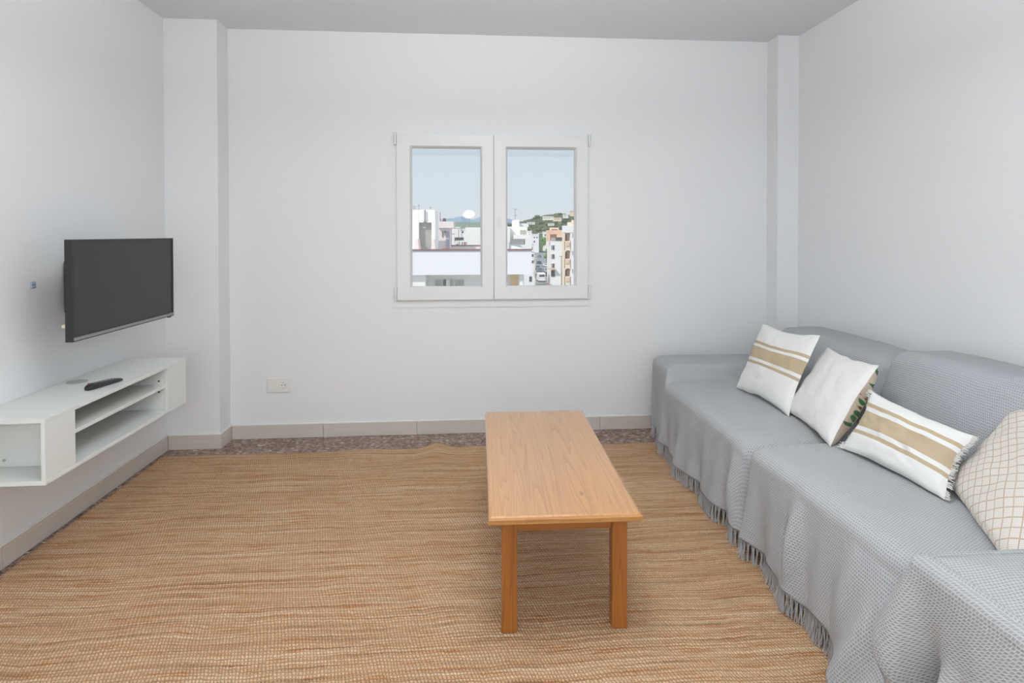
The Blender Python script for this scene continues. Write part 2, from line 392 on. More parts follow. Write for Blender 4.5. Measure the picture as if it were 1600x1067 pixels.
for nm, x0, x1, px in (('left', SX0, SM-.003, (-.385, .081)), ('right', SM+.003, SX1, (.255, .723))):
    pz0, pz1 = .992, 1.928
    mb = frame(MB(), x0, SZ0, x1, SZ1, (px[0]-x0-.008, pz0-SZ0-.008, x1-px[1]-.008, SZ1-pz1-.008), YB-.030, YB+.04)
    bmesh.ops.remove_doubles(mb.bm, verts=mb.bm.verts, dist=1e-5)
    s_ = mb.done('sash', M_PVC, win)
    # sloping glazing bead: ring from the sash face back to the pane
    mb = MB()
    a = [(px[0]-.010, pz0-.010), (px[1]+.010, pz0-.010), (px[1]+.010, pz1+.010), (px[0]-.010, pz1+.010)]
    b = [(px[0]+.002, pz0+.002), (px[1]-.002, pz0+.002), (px[1]-.002, pz1-.002), (px[0]+.002, pz1-.002)]
    for k in range(4):
        k2 = (k+1) % 4
        mb.bm.faces.new([mb.bm.verts.new(p) for p in ((a[k][0], YB-.0285, a[k][1]), (a[k2][0], YB-.0285, a[k2][1]), (b[k2][0], YB-.012, b[k2][1]), (b[k][0], YB-.012, b[k][1]))])
        mb.bm.faces.new([mb.bm.verts.new(p) for p in ((b[k][0], YB-.012, b[k][1]), (b[k2][0], YB-.012, b[k2][1]), (b[k2][0], YB+.012, b[k2][1]), (b[k][0], YB+.012, b[k][1]))])
    bmesh.ops.remove_doubles(mb.bm, verts=mb.bm.verts, dist=1e-5); bmesh.ops.recalc_face_normals(mb.bm, faces=mb.bm.faces)
    solid(mb.done('glazing_bead', M_PVC, s_), .003, 0)
    frame(MB(), px[0]-.002, pz0-.002, px[1]+.002, pz1+.002, (.007,)*4, YB+.006, YB+.012).done('gasket', M_GASKET, s_)
    MB().box((px[0]-.004, YB+.013, pz0-.004), (px[1]+.004, YB+.017, pz1+.004)).done('pane', M_GLASS, s_)
    hx = x0 - .011 if nm == 'left' else x1 + .011
    for z0, z1 in ((1.945, 2.025), (.925, .995)):
        mb = MB(); mb.cyl((hx, YB-.024, z0), (hx, YB-.024, z1), .0085, n=14); mb.box((hx-.006, YB-.020, z0+.006), (hx+.006, YB-.004, z1-.006))
        mb.done('hinge_cover', M_PVC, win, smooth=False)
    mb = MB(); mb.cyl((hx, YB-.024, .906), (hx, YB-.024, .921), .0085, n=14); mb.box((hx-.006, YB-.020, .908), (hx+.006, YB-.004, .919)); mb.done('hinge_pin', M_PVC, win)
MB().box((SM-.008, YB-.0275, SZ0+.002), (SM+.008, YB-.022, SZ1-.002)).done('gap_strip', M_SHADOWGAP, win)  # grey strip added to give the gap between the sashes its dark line
# turn handle on the overlapping stile
mb = MB(); mb.box((.192, YB-.0345, 1.40), (.212, YB-.029, 1.465), .0025); mb.cyl((.202, YB-.042, 1.44), (.202, YB-.034, 1.44), .008)
mb.box((.196, YB-.045, 1.385), (.208, YB-.040, 1.447), .002); mb.done('handle', M_PVC, win)

# ------------------------------------------------------------------ rug
def rugz(x, y):
    z = .011 + .0035 * nz(x*1.6, y*5.5, 2) + .0025 * nz(x*3, y*11, 5)
    z += .030 * math.exp(-((x+.20)/.075)**2) * sm(3.25, 3.62, y) + .010 * math.exp(-((x+.62)/.14)**2) * sm(3.3, 3.62, y)
    z += .006 * math.exp(-((x-.05)/.10)**2) * sm(3.3, 3.62, y)
    for lx in (.13, .50):
        for ly in (1.93, 2.87): z += (.011 - z) * math.exp(-(((x-lx)**2 + (y-ly)**2) / .006))
    return max(z, .006)
def rugfn(u, v):
    x = -1.838 + u * 3.235; y = .35 + v * (3.603 - .35)
    e = .010 * nz(x * 2.2, 7.7) + .008 * nz(x * 6, 1.7)
    if v > .9: y += e * (v - .9) * 10
    if u < .02: x += .006 * nz(y * 4, 3)
    return (x, y, rugz(x, y)), (x, y)
rug = solid(grid('jute_rug', rugfn, 240, 240, M_JUTE, None, (-.23, 2, 0)), .006)
tag(rug, 'large brown woven jute rug covering the terrazzo floor', 'rug')

# ------------------------------------------------------------------ coffee table
TX, TY, TT, TWd, TL, TZ = .0585, 1.8188, -.0188, .4993, 1.0999, .4443
tb = empty('coffee_table', (TX, TY, .012), TT, 'long low varnished pine coffee table standing on the jute rug', 'table')
ZT = TZ - .010
nb = 5; wdt = TWd / nb; ws = [0, .118, .232, .372, TWd]; nb = 4
for k in range(nb):
    a, b = ws[k] + .00003, ws[k+1] - .00003
    # profile across the board, with the rounded nose on outer boards; ends rounded as well
    L = []
    for j, (yy, zi) in enumerate(((0, .010), (.003, .003), (.010, 0), (TL-.010, 0), (TL-.003, .003), (TL, .010))):
        pts = []
        xa = [(a + (.010 if k == 0 else 0), ZT), (a + (.003 if k == 0 else 0), ZT - (.004 if k == 0 else 0)), (a, ZT - .011), (a, ZT - .019), (a + (.004 if k == 0 else 0), ZT - .028)]
        xb = [(b - (.004 if k == nb-1 else 0), ZT - .028), (b, ZT - .019), (b, ZT - .011), (b - (.003 if k == nb-1 else 0), ZT - (.004 if k == nb-1 else 0)), (b - (.010 if k == nb-1 else 0), ZT)]
        L.append([(x, yy, max(min(z, ZT - zi), ZT - .028 + zi * .5)) for x, z in xa + xb])
    bm = bmesh.new(); R = [[bm.verts.new(p) for p in ring] for ring in L]
    for j in range(len(R)-1):
        for q in range(10): bm.faces.new((R[j][q], R[j][(q+1) % 10], R[j+1][(q+1) % 10], R[j+1][q]))
    bm.faces.new(R[0][::-1]); bm.faces.new(R[-1]); bmesh.ops.recalc_face_normals(bm, faces=bm.faces)
    me = bpy.data.meshes.new('board'); bm.to_mesh(me); bm.free(); ob = link('board', me, M_PINE_TOP, tb); me.materials.append(M_PINE_END)
    for pf in me.polygons:
        if abs(pf.normal.z) < .8 and (pf.center.y < .004 or pf.center.y > TL - .004): pf.material_index = 1
for x0, x1 in ((.046, .098), (.420, .472)):
    for y0 in (.088, TL - .088 - .05):
        MB().box((x0, y0, 0), (x1, y0+.05, ZT-.028), .004).done('leg', M_PINE_LEG, tb)
AZ = .338
MB().box((.098, .100, AZ), (.420, .118, ZT-.028), .002).done('apron', M_PINE_RAIL, tb)
MB().box((.098, TL-.118, AZ), (.420, TL-.100, ZT-.028), .002).done('apron', M_PINE_RAIL, tb)
M_PINE_SIDE = pine('pine_side_rail', 1, (122, 68, 22), (164, 104, 44), .36)
for x0 in (.058, .442): MB().box((x0, .138, AZ), (x0+.018, TL-.138, ZT-.028), .002).done('apron', M_PINE_SIDE, tb)

# ------------------------------------------------------------------ floating shelf
BX, BY0, BY1, BZ0, BZ1, bt = -1.578, 2.260, 3.333, .4118, .661, .016
XB = XL + .002
sh = empty('floating_shelf', (XB, BY0, BZ0), 0, 'white wall mounted media shelf with open compartments below the television', 'shelf')
bv = .0015
MB().box((XB, BY0, BZ1-bt), (BX, BY1, BZ1), bv).done('top_panel', M_WHITE_BOARD, sh)
MB().box((XB, BY0, BZ0), (BX, BY1, BZ0+bt), bv).done('bottom_panel', M_WHITE_BOARD, sh)
YA, YC = 2.427, 3.137
MB().box((BX-.016, BY0, BZ0+bt), (BX-.0005, YA, BZ1-bt), bv).done('front_panel', M_WHITE_BOARD, sh)
MB().box((BX-.016, YC, BZ0+bt), (BX-.0005, BY1, BZ1-bt), bv).done('front_panel', M_WHITE_BOARD, sh)
for y in (YA-.016, YC): MB().box((XB+.004, y, BZ0+bt), (BX-.017, y+.016, BZ1-bt), bv).done('divider', M_WHITE_BOARD, sh)
MB().box((XB, BY0+.004, BZ0+bt), (XB+.004, BY1-.004, BZ1-bt)).done('back_panel', M_WHITE_BOARD, sh)
MB().box((XB+.004, YA, .5445), (BX-.012, YC, .5605), bv).done('middle_shelf', M_WHITE_BOARD, sh)
for z in (.5795, .5225): MB().cyl((-1.6225, YC-.0015, z), (-1.6225, YC+.001, z), .0045, n=10).done('peg_hole', M_HOLE, sh)
d0 = Vector((-1.845, 2.83, 0))
MB().cyl((d0.x+.02, d0.y-.01, BZ1), (d0.x+.02, d0.y-.01, BZ1+.002), .043, n=32).done('cable_grommet', M_GREY_DISC, sh)
MB().cyl((XB+.05, YA-.018, .455), (XB+.05, YA-.0158, .455), .006, n=12).done('screw_cap', M_GREY_DISC, sh)

# ------------------------------------------------------------------ remote control
ra, rb = Vector((-1.678, 2.662, 0)), Vector((-1.636, 2.826, 0))
rd = (rb - ra); ang = math.atan2(rd.y, rd.x)
rc = empty('remote_control', (*((ra + rb) / 2).xy, BZ1), ang, 'slim black remote control lying on the white floating shelf', 'remote')
L2 = rd.length / 2 + .004
bm = bmesh.new(); rings = []
for t in range(15):
    s = -1 + 2 * t / 14; x = s * L2; e = max(.62, (1 - abs(s)**9)**.5)
    wv = (.0225 - .004 * (s + 1) / 2) * max(e, .45); hv = (.027 - .010 * (s + 1) / 2) * max(e, .5)
    rings.append([bm.verts.new((x, wv * math.copysign(abs(math.cos(a))**.6, math.cos(a)), .0005 + hv * .5 * (1 + math.copysign(abs(math.sin(a))**.6, math.sin(a))))) for a in [q * PI / 8 for q in range(16)]])
for j in range(14):
    for q in range(16): bm.faces.new((rings[j][q], rings[j+1][q], rings[j+1][(q+1) % 16], rings[j][(q+1) % 16]))
bm.faces.new(rings[0]); bm.faces.new(rings[-1][::-1]); bmesh.ops.recalc_face_normals(bm, faces=bm.faces)
me = bpy.data.meshes.new('body'); bm.to_mesh(me); bm.free(); link('body', me, M_BLACK, rc, smooth=True)
def rz_(x): return .0005 + (.027 - .010 * (x / L2 + 1) / 2)
mb = MB()
for r in range(9):
    for c in (-.010, 0, .010):
        x = -L2 + .034 + r * .0125
        mb.box((x-.003, c-.003, rz_(x)-.002), (x+.003, c+.003, rz_(x)+.0012), .001, seg=1)
o = mb.done('button', M_BUTTON, rc); o['kind'] = 'stuff'
x = -L2 + .018; MB().cyl((x, .009, rz_(x)-.003), (x, .009, rz_(x)+.002), .0042, n=12).done('power_button', M_RED, rc)

# ------------------------------------------------------------------ television
S = 1.08
def sc(p): return CAM + (Vector(p) - CAM) * S
pL, pR = sc((-1.505, 2.307, 0)), sc((-1.494, 3.035, 0))
tz0, tz1 = HC + (.9375 - HC) * S, HC + (1.3295 - HC) * S
tvw = (pR - pL).xy.length; tvh = tz1 - tz0; tva = math.atan2((pR - pL).y, (pR - pL).x)
tv = empty('television', (pL.x, pL.y, tz0), tva, 'matt black flat screen television on a wall arm above the floating shelf', 'television')
# local: x along the screen, y to the wall (left of travel), z up; front face at y=0
B = .011
mb = MB(); frame(mb, 0, 0, tvw, tvh, (B, .020, B, B), 0, .010); mb.box((0, .009, 0), (tvw, .032, tvh), .002)
mb.done('bezel', M_BLACK, tv)
MB().box((B-.002, .003, .018), (tvw-B+.002, .008, tvh-B+.002)).done('screen', M_SCREEN, tv)
MB().box((.004, -.003, .004), (tvw-.002, .004, .0175), .002).done('bottom_trim', M_SILVER, tv)
mb = MB(); mb.box((tvw*.045, .03, tvh*.10), (tvw*.955, .052, tvh*.80), .012); mb.box((tvw*.2, .05, tvh*.12), (tvw*.8, .07, tvh*.55), .014)
mb.done('back_housing', M_DARKGREY, tv)
MB().box((tvw-.045, .002, -.006), (tvw-.020, .014, .002), .002).done('sensor', M_BLACK, tv)
gap = abs(XL - pL.x) - .006
mb = MB(); mb.box((tvw/2-.11, .07, .09), (tvw/2+.11, .08, .31), .003)
mb.box((tvw/2-.02, .08, .17), (tvw/2+.02, gap-.02, .23), .004); mb.box((tvw/2-.07, gap-.025, .08), (tvw/2+.07, gap-.001, .32), .003)
mb.done('wall_bracket', M_BLACK, tv)
mb = MB(); mb.cyl((.012, .045, .064), (.05, .06, .064), .008, n=10); mb.done('cable_plug', M_CREAM, tv)

# small blue plug in the wall
p0, p1 = Vector((XL, 2.631, 1.144)), Vector((XL, 2.657, 1.116))
mb = MB(); mb.box((XL-.01, p0.y, p1.z), (XL+.006, p1.y, p0.z), .002)
o = tag(mb.done('wall_plug', M_BLUE, None, (XL, 2.644, 1.13)), 'tiny pale blue plug set in the wall left of the television', 'plug')
mb = MB()
for z in (1.121, 1.137): mb.box((XL+.005, 2.634, z), (XL+.0075, 2.654, z+.003))
mb.done('rim', M_GASKET, o)

# ------------------------------------------------------------------ power socket
a, b = at(417, 591, YB), at(453.5, 612, YB)
sk = empty('wall_socket', ((a.x+b.x)/2, YB, (a.z+b.z)/2), 0, 'white double wall plate with one round power outlet left of the window', 'socket')
MB().box((a.x, YB-.009, b.z), (b.x, YB+.001, a.z), .003).done('plate', M_SOCKET, sk)
mx = (a.x + b.x) / 2; cz = (a.z + b.z) / 2
MB().box((a.x+.009, YB-.0115, b.z+.012), (mx-.003, YB-.008, a.z-.012), .0015).done('blank_cover', M_SOCKET, sk)
ox = mx + (b.x - mx) * .46
mb = MB(); g = bmesh.ops.create_cone(mb.bm, cap_ends=False, segments=28, radius1=.0215, radius2=.0205, depth=.006)
bmesh.ops.transform(mb.bm, matrix=Matrix.Translation((ox, YB-.011, cz)) @ Matrix.Rotation(PI/2, 4, 'X'), verts=g['verts']); mb.cyl((ox, YB-.0095, cz), (ox, YB-.0088, cz), .0205, n=28)
solid(mb.done('outlet_well', M_SOCKET, sk), .0015, 0)
for dx in (-.0095, .0095): MB().cyl((ox+dx, YB-.0103, cz+.001), (ox+dx, YB-.0094, cz+.001), .0031, n=12).done('pin_hole', M_HOLE, sk)
for dz in (-.0165, .0165): MB().box((ox-.002, YB-.0125, cz+dz-.002), (ox+.002, YB-.009, cz+dz+.002)).done('earth_clip', M_METAL, sk)

# ------------------------------------------------------------------ sofa
sofa = empty('sofa', (1.62, 2.3, .012), 0, 'two seat grey sofa against the right wall, covered in waffle cloth', 'sofa')
ZS = .452
MB().box((1.24, 1.30, .05), (2.14, 3.40, .36), .03).done('base', M_FRAME, sofa)
for x in (1.29, 2.06):
    for y in (1.12, 3.46): MB().cyl((x, y, .012), (x, y, .06), .025, n=14).done('foot', M_BLACK, sofa)
def cushion_block(name, a, b, lean, m, puff=.025, n=30, crown=0.02, rad=.05):
    """upholstered block a..b, front (-x) face leaning back by lean, rounded edges"""
    a = Vector(a); b = Vector(b); c = (a+b)/2; h = (b-a)/2
    mb = MB(); bm = mb.bm
    g = bmesh.ops.create_cube(bm, size=2); bmesh.ops.subdivide_edges(bm, edges=bm.edges[:], cuts=n, use_grid_fill=True)
    uvl = bm.loops.layers.uv.new('UVMap')
    for f in bm.faces:
        nn = f.normal
        for l in f.loops:
            q = Vector((l.vert.co.x*h.x, l.vert.co.y*h.y, l.vert.co.z*h.z))
            if abs(nn.x) > .9: l[uvl].uv = (q.y, q.z)
            elif abs(nn.y) > .9: l[uvl].uv = (q.x, q.z)
            else: l[uvl].uv = (q.y, q.x + h.z)
    for v in bm.verts:
        s = v.co.copy(); p = Vector((s.x*h.x, s.y*h.y, s.z*h.z))
        i = Vector([max(-hh+rad, min(hh-rad, pp)) if hh > rad else 0 for pp, hh in zip(p, h)])
        d = p - i
        if d.length > 0:
            mxd = max(abs(d.x), abs(d.y), abs(d.z)); p = i + d.normalized() * mxd
        k = (1 - s.y**2) * (1 - s.z**2); p.x += math.copysign(puff * k, s.x) * (abs(s.x) > .5)
        p.z += crown * (1 - s.y**4) * (s.z + 1) / 2
        t = (s.z + 1) / 2; p.x += lean * t
        w_ = c + p; p += Vector((.006*nz(w_.y*4, w_.z*4), 0, .006*nz(w_.y*5, w_.x*5, 3)))
        v.co = c + p
    return mb.done(name, m, sofa, smooth=True)
cushion_block('back_cushion', (1.80, 2.49, .40), (2.06, 3.46, .765), .12, M_WAFFLE_FINE, .03, crown=.02)
cushion_block('back_cushion', (1.76, 1.32, .40), (2.04, 2.47, .82), .14, M_WAFFLE_FINE, .035, crown=.018)
cushion_block('arm', (1.225, 3.43, .03), (2.16, 3.64, .545), .0, M_WAFFLE_FINE, .0, crown=.0, rad=.06)
cushion_block('arm', (1.11, .95, .03), (2.10, 1.285, .545), .0, M_WAFFLE_FINE, .0, crown=.0, rad=.04)

# seat throw: one cloth over both seats, hanging in front
YN, YF = 1.18, 3.69
YG = 2.335
HEMZ = .088
def seat_profile(y):
    """front line x, seat height z and crease depth at y"""
    near = 1 - sm(YG-.02, YG+.02, y)
    g = math.exp(-((y-YG)/.030)**2); gw = math.exp(-((y-YG-.04)/.07)**2)
    z = ZS + .012 * near + .010 * math.sin(PI * max(0, min(1, (y - 1.32) / (YG - 1.32)))) * near + .006 * math.sin(PI * max(0, min(1, (y - YG) / (3.4 - YG)))) * (1-near)
    z -= .055 * g + .014 * gw
    xf = 1.172 - .012 * near + .030 * g
    # at the far arm the cloth climbs the arm's front
    xf += .006 * sm(3.3, 3.5, y)
    return xf, z, g
def fold(y, t):
    """outward displacement of the hanging part, t = 0 at the edge .. 1 at the hem"""
    a = .020 * math.sin(y * 17 + .8 * math.sin(y * 5)) + .010 * math.sin(y * 39 + 1.3) + .010 * nz(y * 6, t * 1.5, 4)
    pouch = .030 * math.exp(-((y-1.93)/.035)**2) - .030 * math.exp(-((y-1.99)/.022)**2) * sm(.1, .5, t)
    gapf = .028 * math.exp(-((y-2.43)/.04)**2) - .02 * math.exp(-((y-2.335)/.03)**2)
    return a * (t ** 1.2) + pouch * math.sin(PI * min(1, t * 1.05)) * .9 + gapf * math.sin(PI * min(1, t)) + .012 * t
def flare(y, t):
    """the near end is pushed forward by the arm throw"""
    return .105 * (1 - sm(1.42, 1.86, y)) * t ** .8 + .022 * math.sin((y - t * .10) * 44) * (1 - sm(1.52, 1.8, y)) * sm(.15, .8, t)
def throw_pt(y, v):
    xf, z, g = seat_profile(y)
    if y > 3.36: z_edge = z + (.545 - z) * sm(3.37, 3.43, y); arm = sm(3.37, 3.43, y)
    else: z_edge = z; arm = 0
    hem = HEMZ + .010 * nz(y * 3.1, 9) + .006 * math.sin(y * 39 + 1) - .03 * (1 - sm(1.4, 1.75, y))
    xb = 1.84; R = .055
    xfl = xf + .025 * arm
    top = xb - xfl - R; arc = R * PI / 2; drop = z_edge - R - hem; tot = top + arc + drop
    s = v * (top + arc + drop)
    wr = .004 * nz(y*7, s*6, 3)
    if s < top:
        x = xb - s; k = s / top; crown = .012 * math.sin(PI * min(1, k * .95)) * (1 - arm)
        zz = z_edge + crown + wr - .06 * g * 0
        return Vector((x, y, zz)), s
    if s < top + arc:
        th = (s - top) / R; x = xfl + R - R * math.sin(th); zz = z_edge - R + R * math.cos(th)
        return Vector((x, y, zz + wr * (1-th))), s
    d = s - top - arc; t = d / drop
    x = xfl - fold(y, t) - flare(y, t) - .018 * t * (1-arm)
    return Vector((x, y, z_edge - R - d)), s
def seatfn(u, v):
    y = YF + (YN - YF) * u
    p, s = throw_pt(y, v)
    return tuple(p), (y + .10 * sm(3.37, 3.43, y), s)
throw = grid('seat_throw', seatfn, 420, 120, M_WAFFLE, None, (1.3, 2.3, .45))
solid(throw, .004)
tag(throw, 'light grey waffle throw spread over the sofa seat, its fringed hem hanging to the rug', 'throw')
def tassels(fn, n, length, seed):
    rnd = random.Random(seed); out = []
    for k in range(n):
        u = (k + rnd.random()) / n; p, o = fn(u)
        cl = round(u * n / 8) / n * 8; p2, _ = fn(min(1, max(0, cl)))
        L_ = length * rnd.uniform(.8, 1.1); mid = p.lerp(Vector((p2.x, p2.y, p.z)), .6)
        sw = Vector((rnd.uniform(-.006, .006), rnd.uniform(-.012, .012), 0))
        z1 = max(.017, p.z - L_)
        out.append([p, Vector((mid.x, mid.y, p.z - L_*.35)) + sw*.3, Vector((mid.x, mid.y, max(.018, p.z - L_*.7))) + sw*.8 + o*.003, Vector((mid.x, mid.y, z1)) + sw*1.5 + o*.006])
    return out
def seat_hem(u):
    y = YF + (1.36 - YF) * u; return throw_pt(y, 1)[0] + Vector((.001, 0, .004)), Vector((-1, 0, 0))
strands('fringe', tassels(seat_hem, 1200, .085, 3), .0011, M_FRINGE, throw)
# cloth end seen at the wall side of the far arm
def arm_side(u, v):
    x = 1.19 + u * .5; z = .535 - v * (.535 - .10)
    return (x + .012*math.sin(v*3)*(1-u), 3.655 + .02 * v + .008 * math.sin(u * 20) * v, z), (x, z)
a_ = solid(grid('arm_drape', arm_side, 30, 24, M_WAFFLE, throw), .004)
strands('fringe', tassels(lambda u: (Vector(arm_side(u, 1)[0]), Vector((0, 1, 0))), 200, .085, 5), .0011, M_FRINGE, throw)

# arm throw on the near arm, cone fold at its far front corner
AX0, AX1, AY0, AY1, AZT, AR = 1.070, 2.12, .93, 1.325, .572, .022
def arm_contour(s):
    """s: 0 at the back of the far long side, 1 at the near end of the front; returns point, normal, corner weight, arclength"""
    l1 = AX1 - AX0 - AR; l2 = AR * PI / 2; l3 = AY1 - AY0 - AR; tot = l1 + l2 + l3; d = s * tot
    if d < l1: return Vector((AX1 - d, AY1)), Vector((0, 1)), math.exp(-((l1 + l2/2 - d)/.05)**2), d
    if d < l1 + l2:
        th = (d - l1) / AR; return Vector((AX0 + AR - AR*math.sin(th), AY1 - AR + AR*math.cos(th))), Vector((-math.sin(th), math.cos(th))), math.exp(-((l1 + l2/2 - d)/.05)**2), d
    d2 = d - l1 - l2; return Vector((AX0, AY1 - AR - d2)), Vector((-1, 0)), math.exp(-((l1 + l2/2 - d)/.05)**2), d
LC = (AX1-AX0-AR) + AR*PI/2 + (AY1-AY0-AR); SCOR = ((AX1-AX0-AR) + AR*PI/4)
def armfn(u, v):
    # more columns near the corner
    s = u; p, n, k, d = arm_contour(s)
    top = .012; arc = .03 * PI / 2; dropmax = .52; tot = top + arc + dropmax
    q = v * tot
    front = sm(SCOR - .06, SCOR + .02, d)          # 0 on the far long side, 1 on the front
    if q < top:
        xy = p - n * (.042 - q); return (xy.x, xy.y, AZT), (d, q)
    if q < top + arc:
        th = (q - top) / .03; xy = p - n * .03 + n * .03 * math.sin(th); z = AZT - .03 + .03 * math.cos(th)
        return (xy.x, xy.y, z), (d, q)
    h = q - top - arc
    hh = h * (front + (1 - front) * .17)            # on the seat side it only reaches the seat
    dd = d - SCOR
    cone = .34 * math.exp(-((dd+.006)/.036)**2) * min(h, .27) * (1 - .7 * sm(.22, .42, h))
    valley = -.20 * math.exp(-((dd-.075)/.030)**2) * min(h, .40) * sm(.04, .26, h)
    ridge2 = .22 * math.exp(-((dd-.135)/.035)**2) * h * sm(.12, .30, h)
    soft = .16 * sm(.06, .22, dd) * h + (.035 * math.sin((dd - h * .25) * 26 + 1.2) * sm(.05, .4, h) if dd > .12 else 0) * sm(.12, .18, dd)
    off = cone + valley + ridge2 + soft + .004 * nz(d*8, h*8)
    xy = p + n * off
    return (xy.x, xy.y, AZT - .03 - hh), (d, q)
def armwarp(u, v):
    # concentrate columns on corner and front
    c = SCOR / LC
    s = u * 2 * (c - .12) if u < .5 * .5 else None
    if u < .25: s = u / .25 * (c - .12)
    else: s = (c - .12) + (u - .25) / .75 * (1 - c + .12)
    return armfn(s, v)
arm_throw = solid(grid('arm_throw', armwarp, 220, 130, M_WAFFLE, None, (1.4, 1.15, .56), anchor=90), .004)
tag(arm_throw, 'folded grey waffle throw draped over the nearest sofa arm, hanging to the floor in folds', 'throw')
# flat top of that throw
def armtop(u, v):
    e = .036; x = AX0 + e + u * (AX1 - AX0 - e); y = AY1 - e - v * (AY1 - e - AY0)
    k = min(1, u * 12, v * 6); c = AR - .006
    if u * (AX1-AX0) < c and v * (AY1-AY0) < c: pass
    return (x, y, AZT + k * (.008 + .004 * nz(x*7, y*7))), (x, y)
solid(grid('throw_top', armtop, 60, 24, M_WAFFLE, arm_throw), .004)

# ------------------------------------------------------------------ cushions
def along(px, py, P, L, far=True):
    d = M.transposed() @ Vector(((px - CX) / F, 1, -(py - CY) / F)); P = Vector(P)
    o = CAM - P; a = d.dot(d); b = 2 * o.dot(d); c = o.dot(o) - L * L; D = max(0, b*b - 4*a*c)
    return CAM + d * ((-b + (math.sqrt(D) if far else -math.sqrt(D))) / (2*a))
def onz(px, py, z):
    d = M.transposed() @ Vector(((px - CX) / F, 1, -(py - CY) / F)); return CAM + d * ((z - HC) / d.z)
def cushion(name, TLc, TRc, BRc, BLc, th, m, label, back=None, pinch=.07, pinch_r=None, n=44, uv0=None, seed=1, bth=.8, sag=0):
    cs = [Vector(p) for p in (TLc, TRc, BRc, BLc)]; c0 = sum(cs, Vector()) / 4
    base = Vector((c0.x, c0.y, min(p.z for p in cs)))
    nrm = (cs[1] - cs[3]).cross(cs[0] - cs[2]).normalized()
    if nrm.x > 0: nrm = -nrm
    def P(u, v, side):
        a, b = u*2-1, v*2-1
        pa = pinch if a < 0 or pinch_r is None else pinch_r
        a2 = a * (1 - pa * (1 - b*b) * (1 + .5*nz(b*1.7, seed*3.1))) + .022 * nz(b*3.2, a*.8, seed) * abs(a); b2 = b * (1 - pinch * (1 - a*a) * (1 + .5*nz(a*1.7, seed*5.3))) + .022 * nz(a*3.2, b*.8, seed+4) * abs(b)
        uu, vv = (a2+1)/2, (b2+1)/2
        p = cs[3]*(1-uu)*(1-vv) + cs[2]*uu*(1-vv) + cs[1]*uu*vv + cs[0]*(1-uu)*vv
        k = max(0, (1-a*a)*(1-b*b)) ** .42
        wr = .010 * nz(a*2.3, b*2.3, seed) + .006 * nz(a*5 + b*2, b*4, seed+9)
        h = th * k * (side if side > 0 else side * bth) + wr * k
        return p + nrm * h, (u, v)
    o = grid(name, lambda u, v: P(u, v, 1), n, n, m, None, base)
    # back of the cover
    bk = grid('back_cover', lambda u, v: P(1-u, v, -1), n//2, n//2, back or m, o)
    tag(o, label, 'cushion', 'scatter cushions on the sofa')
    return o, P, nrm
M_SQ, M_LONG, M_LAT, M_FLOR, M_PLAIN = cotton('striped_cotton', 'square'), cotton('striped_cotton_long', 'long'), cotton('lattice_cotton', 'lattice'), cotton('floral_cotton', 'floral'), cotton('plain_cotton', 'plain')
BL, BR = onz(1150, 606, .475), onz(1233, 651, .475)
cushion('striped_cushion', along(1192, 506, BL, .40), along(1282, 524, BR, .42), BR, BL, .055, M_SQ, 'square white cushion with beige stripes at the far end of the sofa', M_PLAIN, .10, seed=2, bth=.5)
BL, BR = onz(1228, 641, .48), onz(1297, 698, .485)
o, P, nn = cushion('floral_backed_cushion', along(1293, 543, BL, .39), along(1373, 571, BR, .395), BR, BL, .05, M_PLAIN, 'plain white cushion with a peach floral back, second from the far end', M_FLOR, .07, seed=5, bth=2.1)
BL, BR = onz(1316, 700, .495), onz(1476, 781, .495)
o, P, nn = cushion('fringed_cushion', along(1363, 611, BL, .262), along(1521, 681, BR, .25), BR, BL, .05, M_LONG, 'oblong white cushion with beige stripes and frayed ends between plain and lattice cushions', M_PLAIN, .09, seed=8)
rnd = random.Random(4); ln = []
for side in (0, 1):
    out = (P(side, .5, 1)[0] - P(.5, .5, 1)[0]); out = (P(1, 0, 1)[0] - P(0, 0, 1)[0]).normalized() * (1 if side else -1)
    for k in range(170):
        v = rnd.random(); p = P(side, v, 1)[0]; j = lambda s: Vector((rnd.uniform(-s, s), rnd.uniform(-s, s), rnd.uniform(-s, s)))
        q = (1 if abs(v - .5) > .4 else .4) if side == 0 else .8
        ln.append([p - out*.004, p + out*.010*q + j(.003*q), p + out*.021*q*rnd.uniform(.7, 1.2) + j(.006*q)])
M_WFR = mat('white_yarn', (232, 230, 226), .95, spec=.1)
strands('fringe', ln, .0011, M_WFR, o)
BL, BR = onz(1479, 757, .50), onz(1583, 905, .50)
TL_ = along(1597, 622, BL, .42)
cushion('lattice_cushion', TL_, TL_ + (BR - BL) + Vector((.19, -.06, -.01)), BR, BL, .052, M_LAT, 'off white cushion with a beige diamond lattice beside the nearest sofa arm', M_PLAIN, .06, pinch_r=0, seed=11)

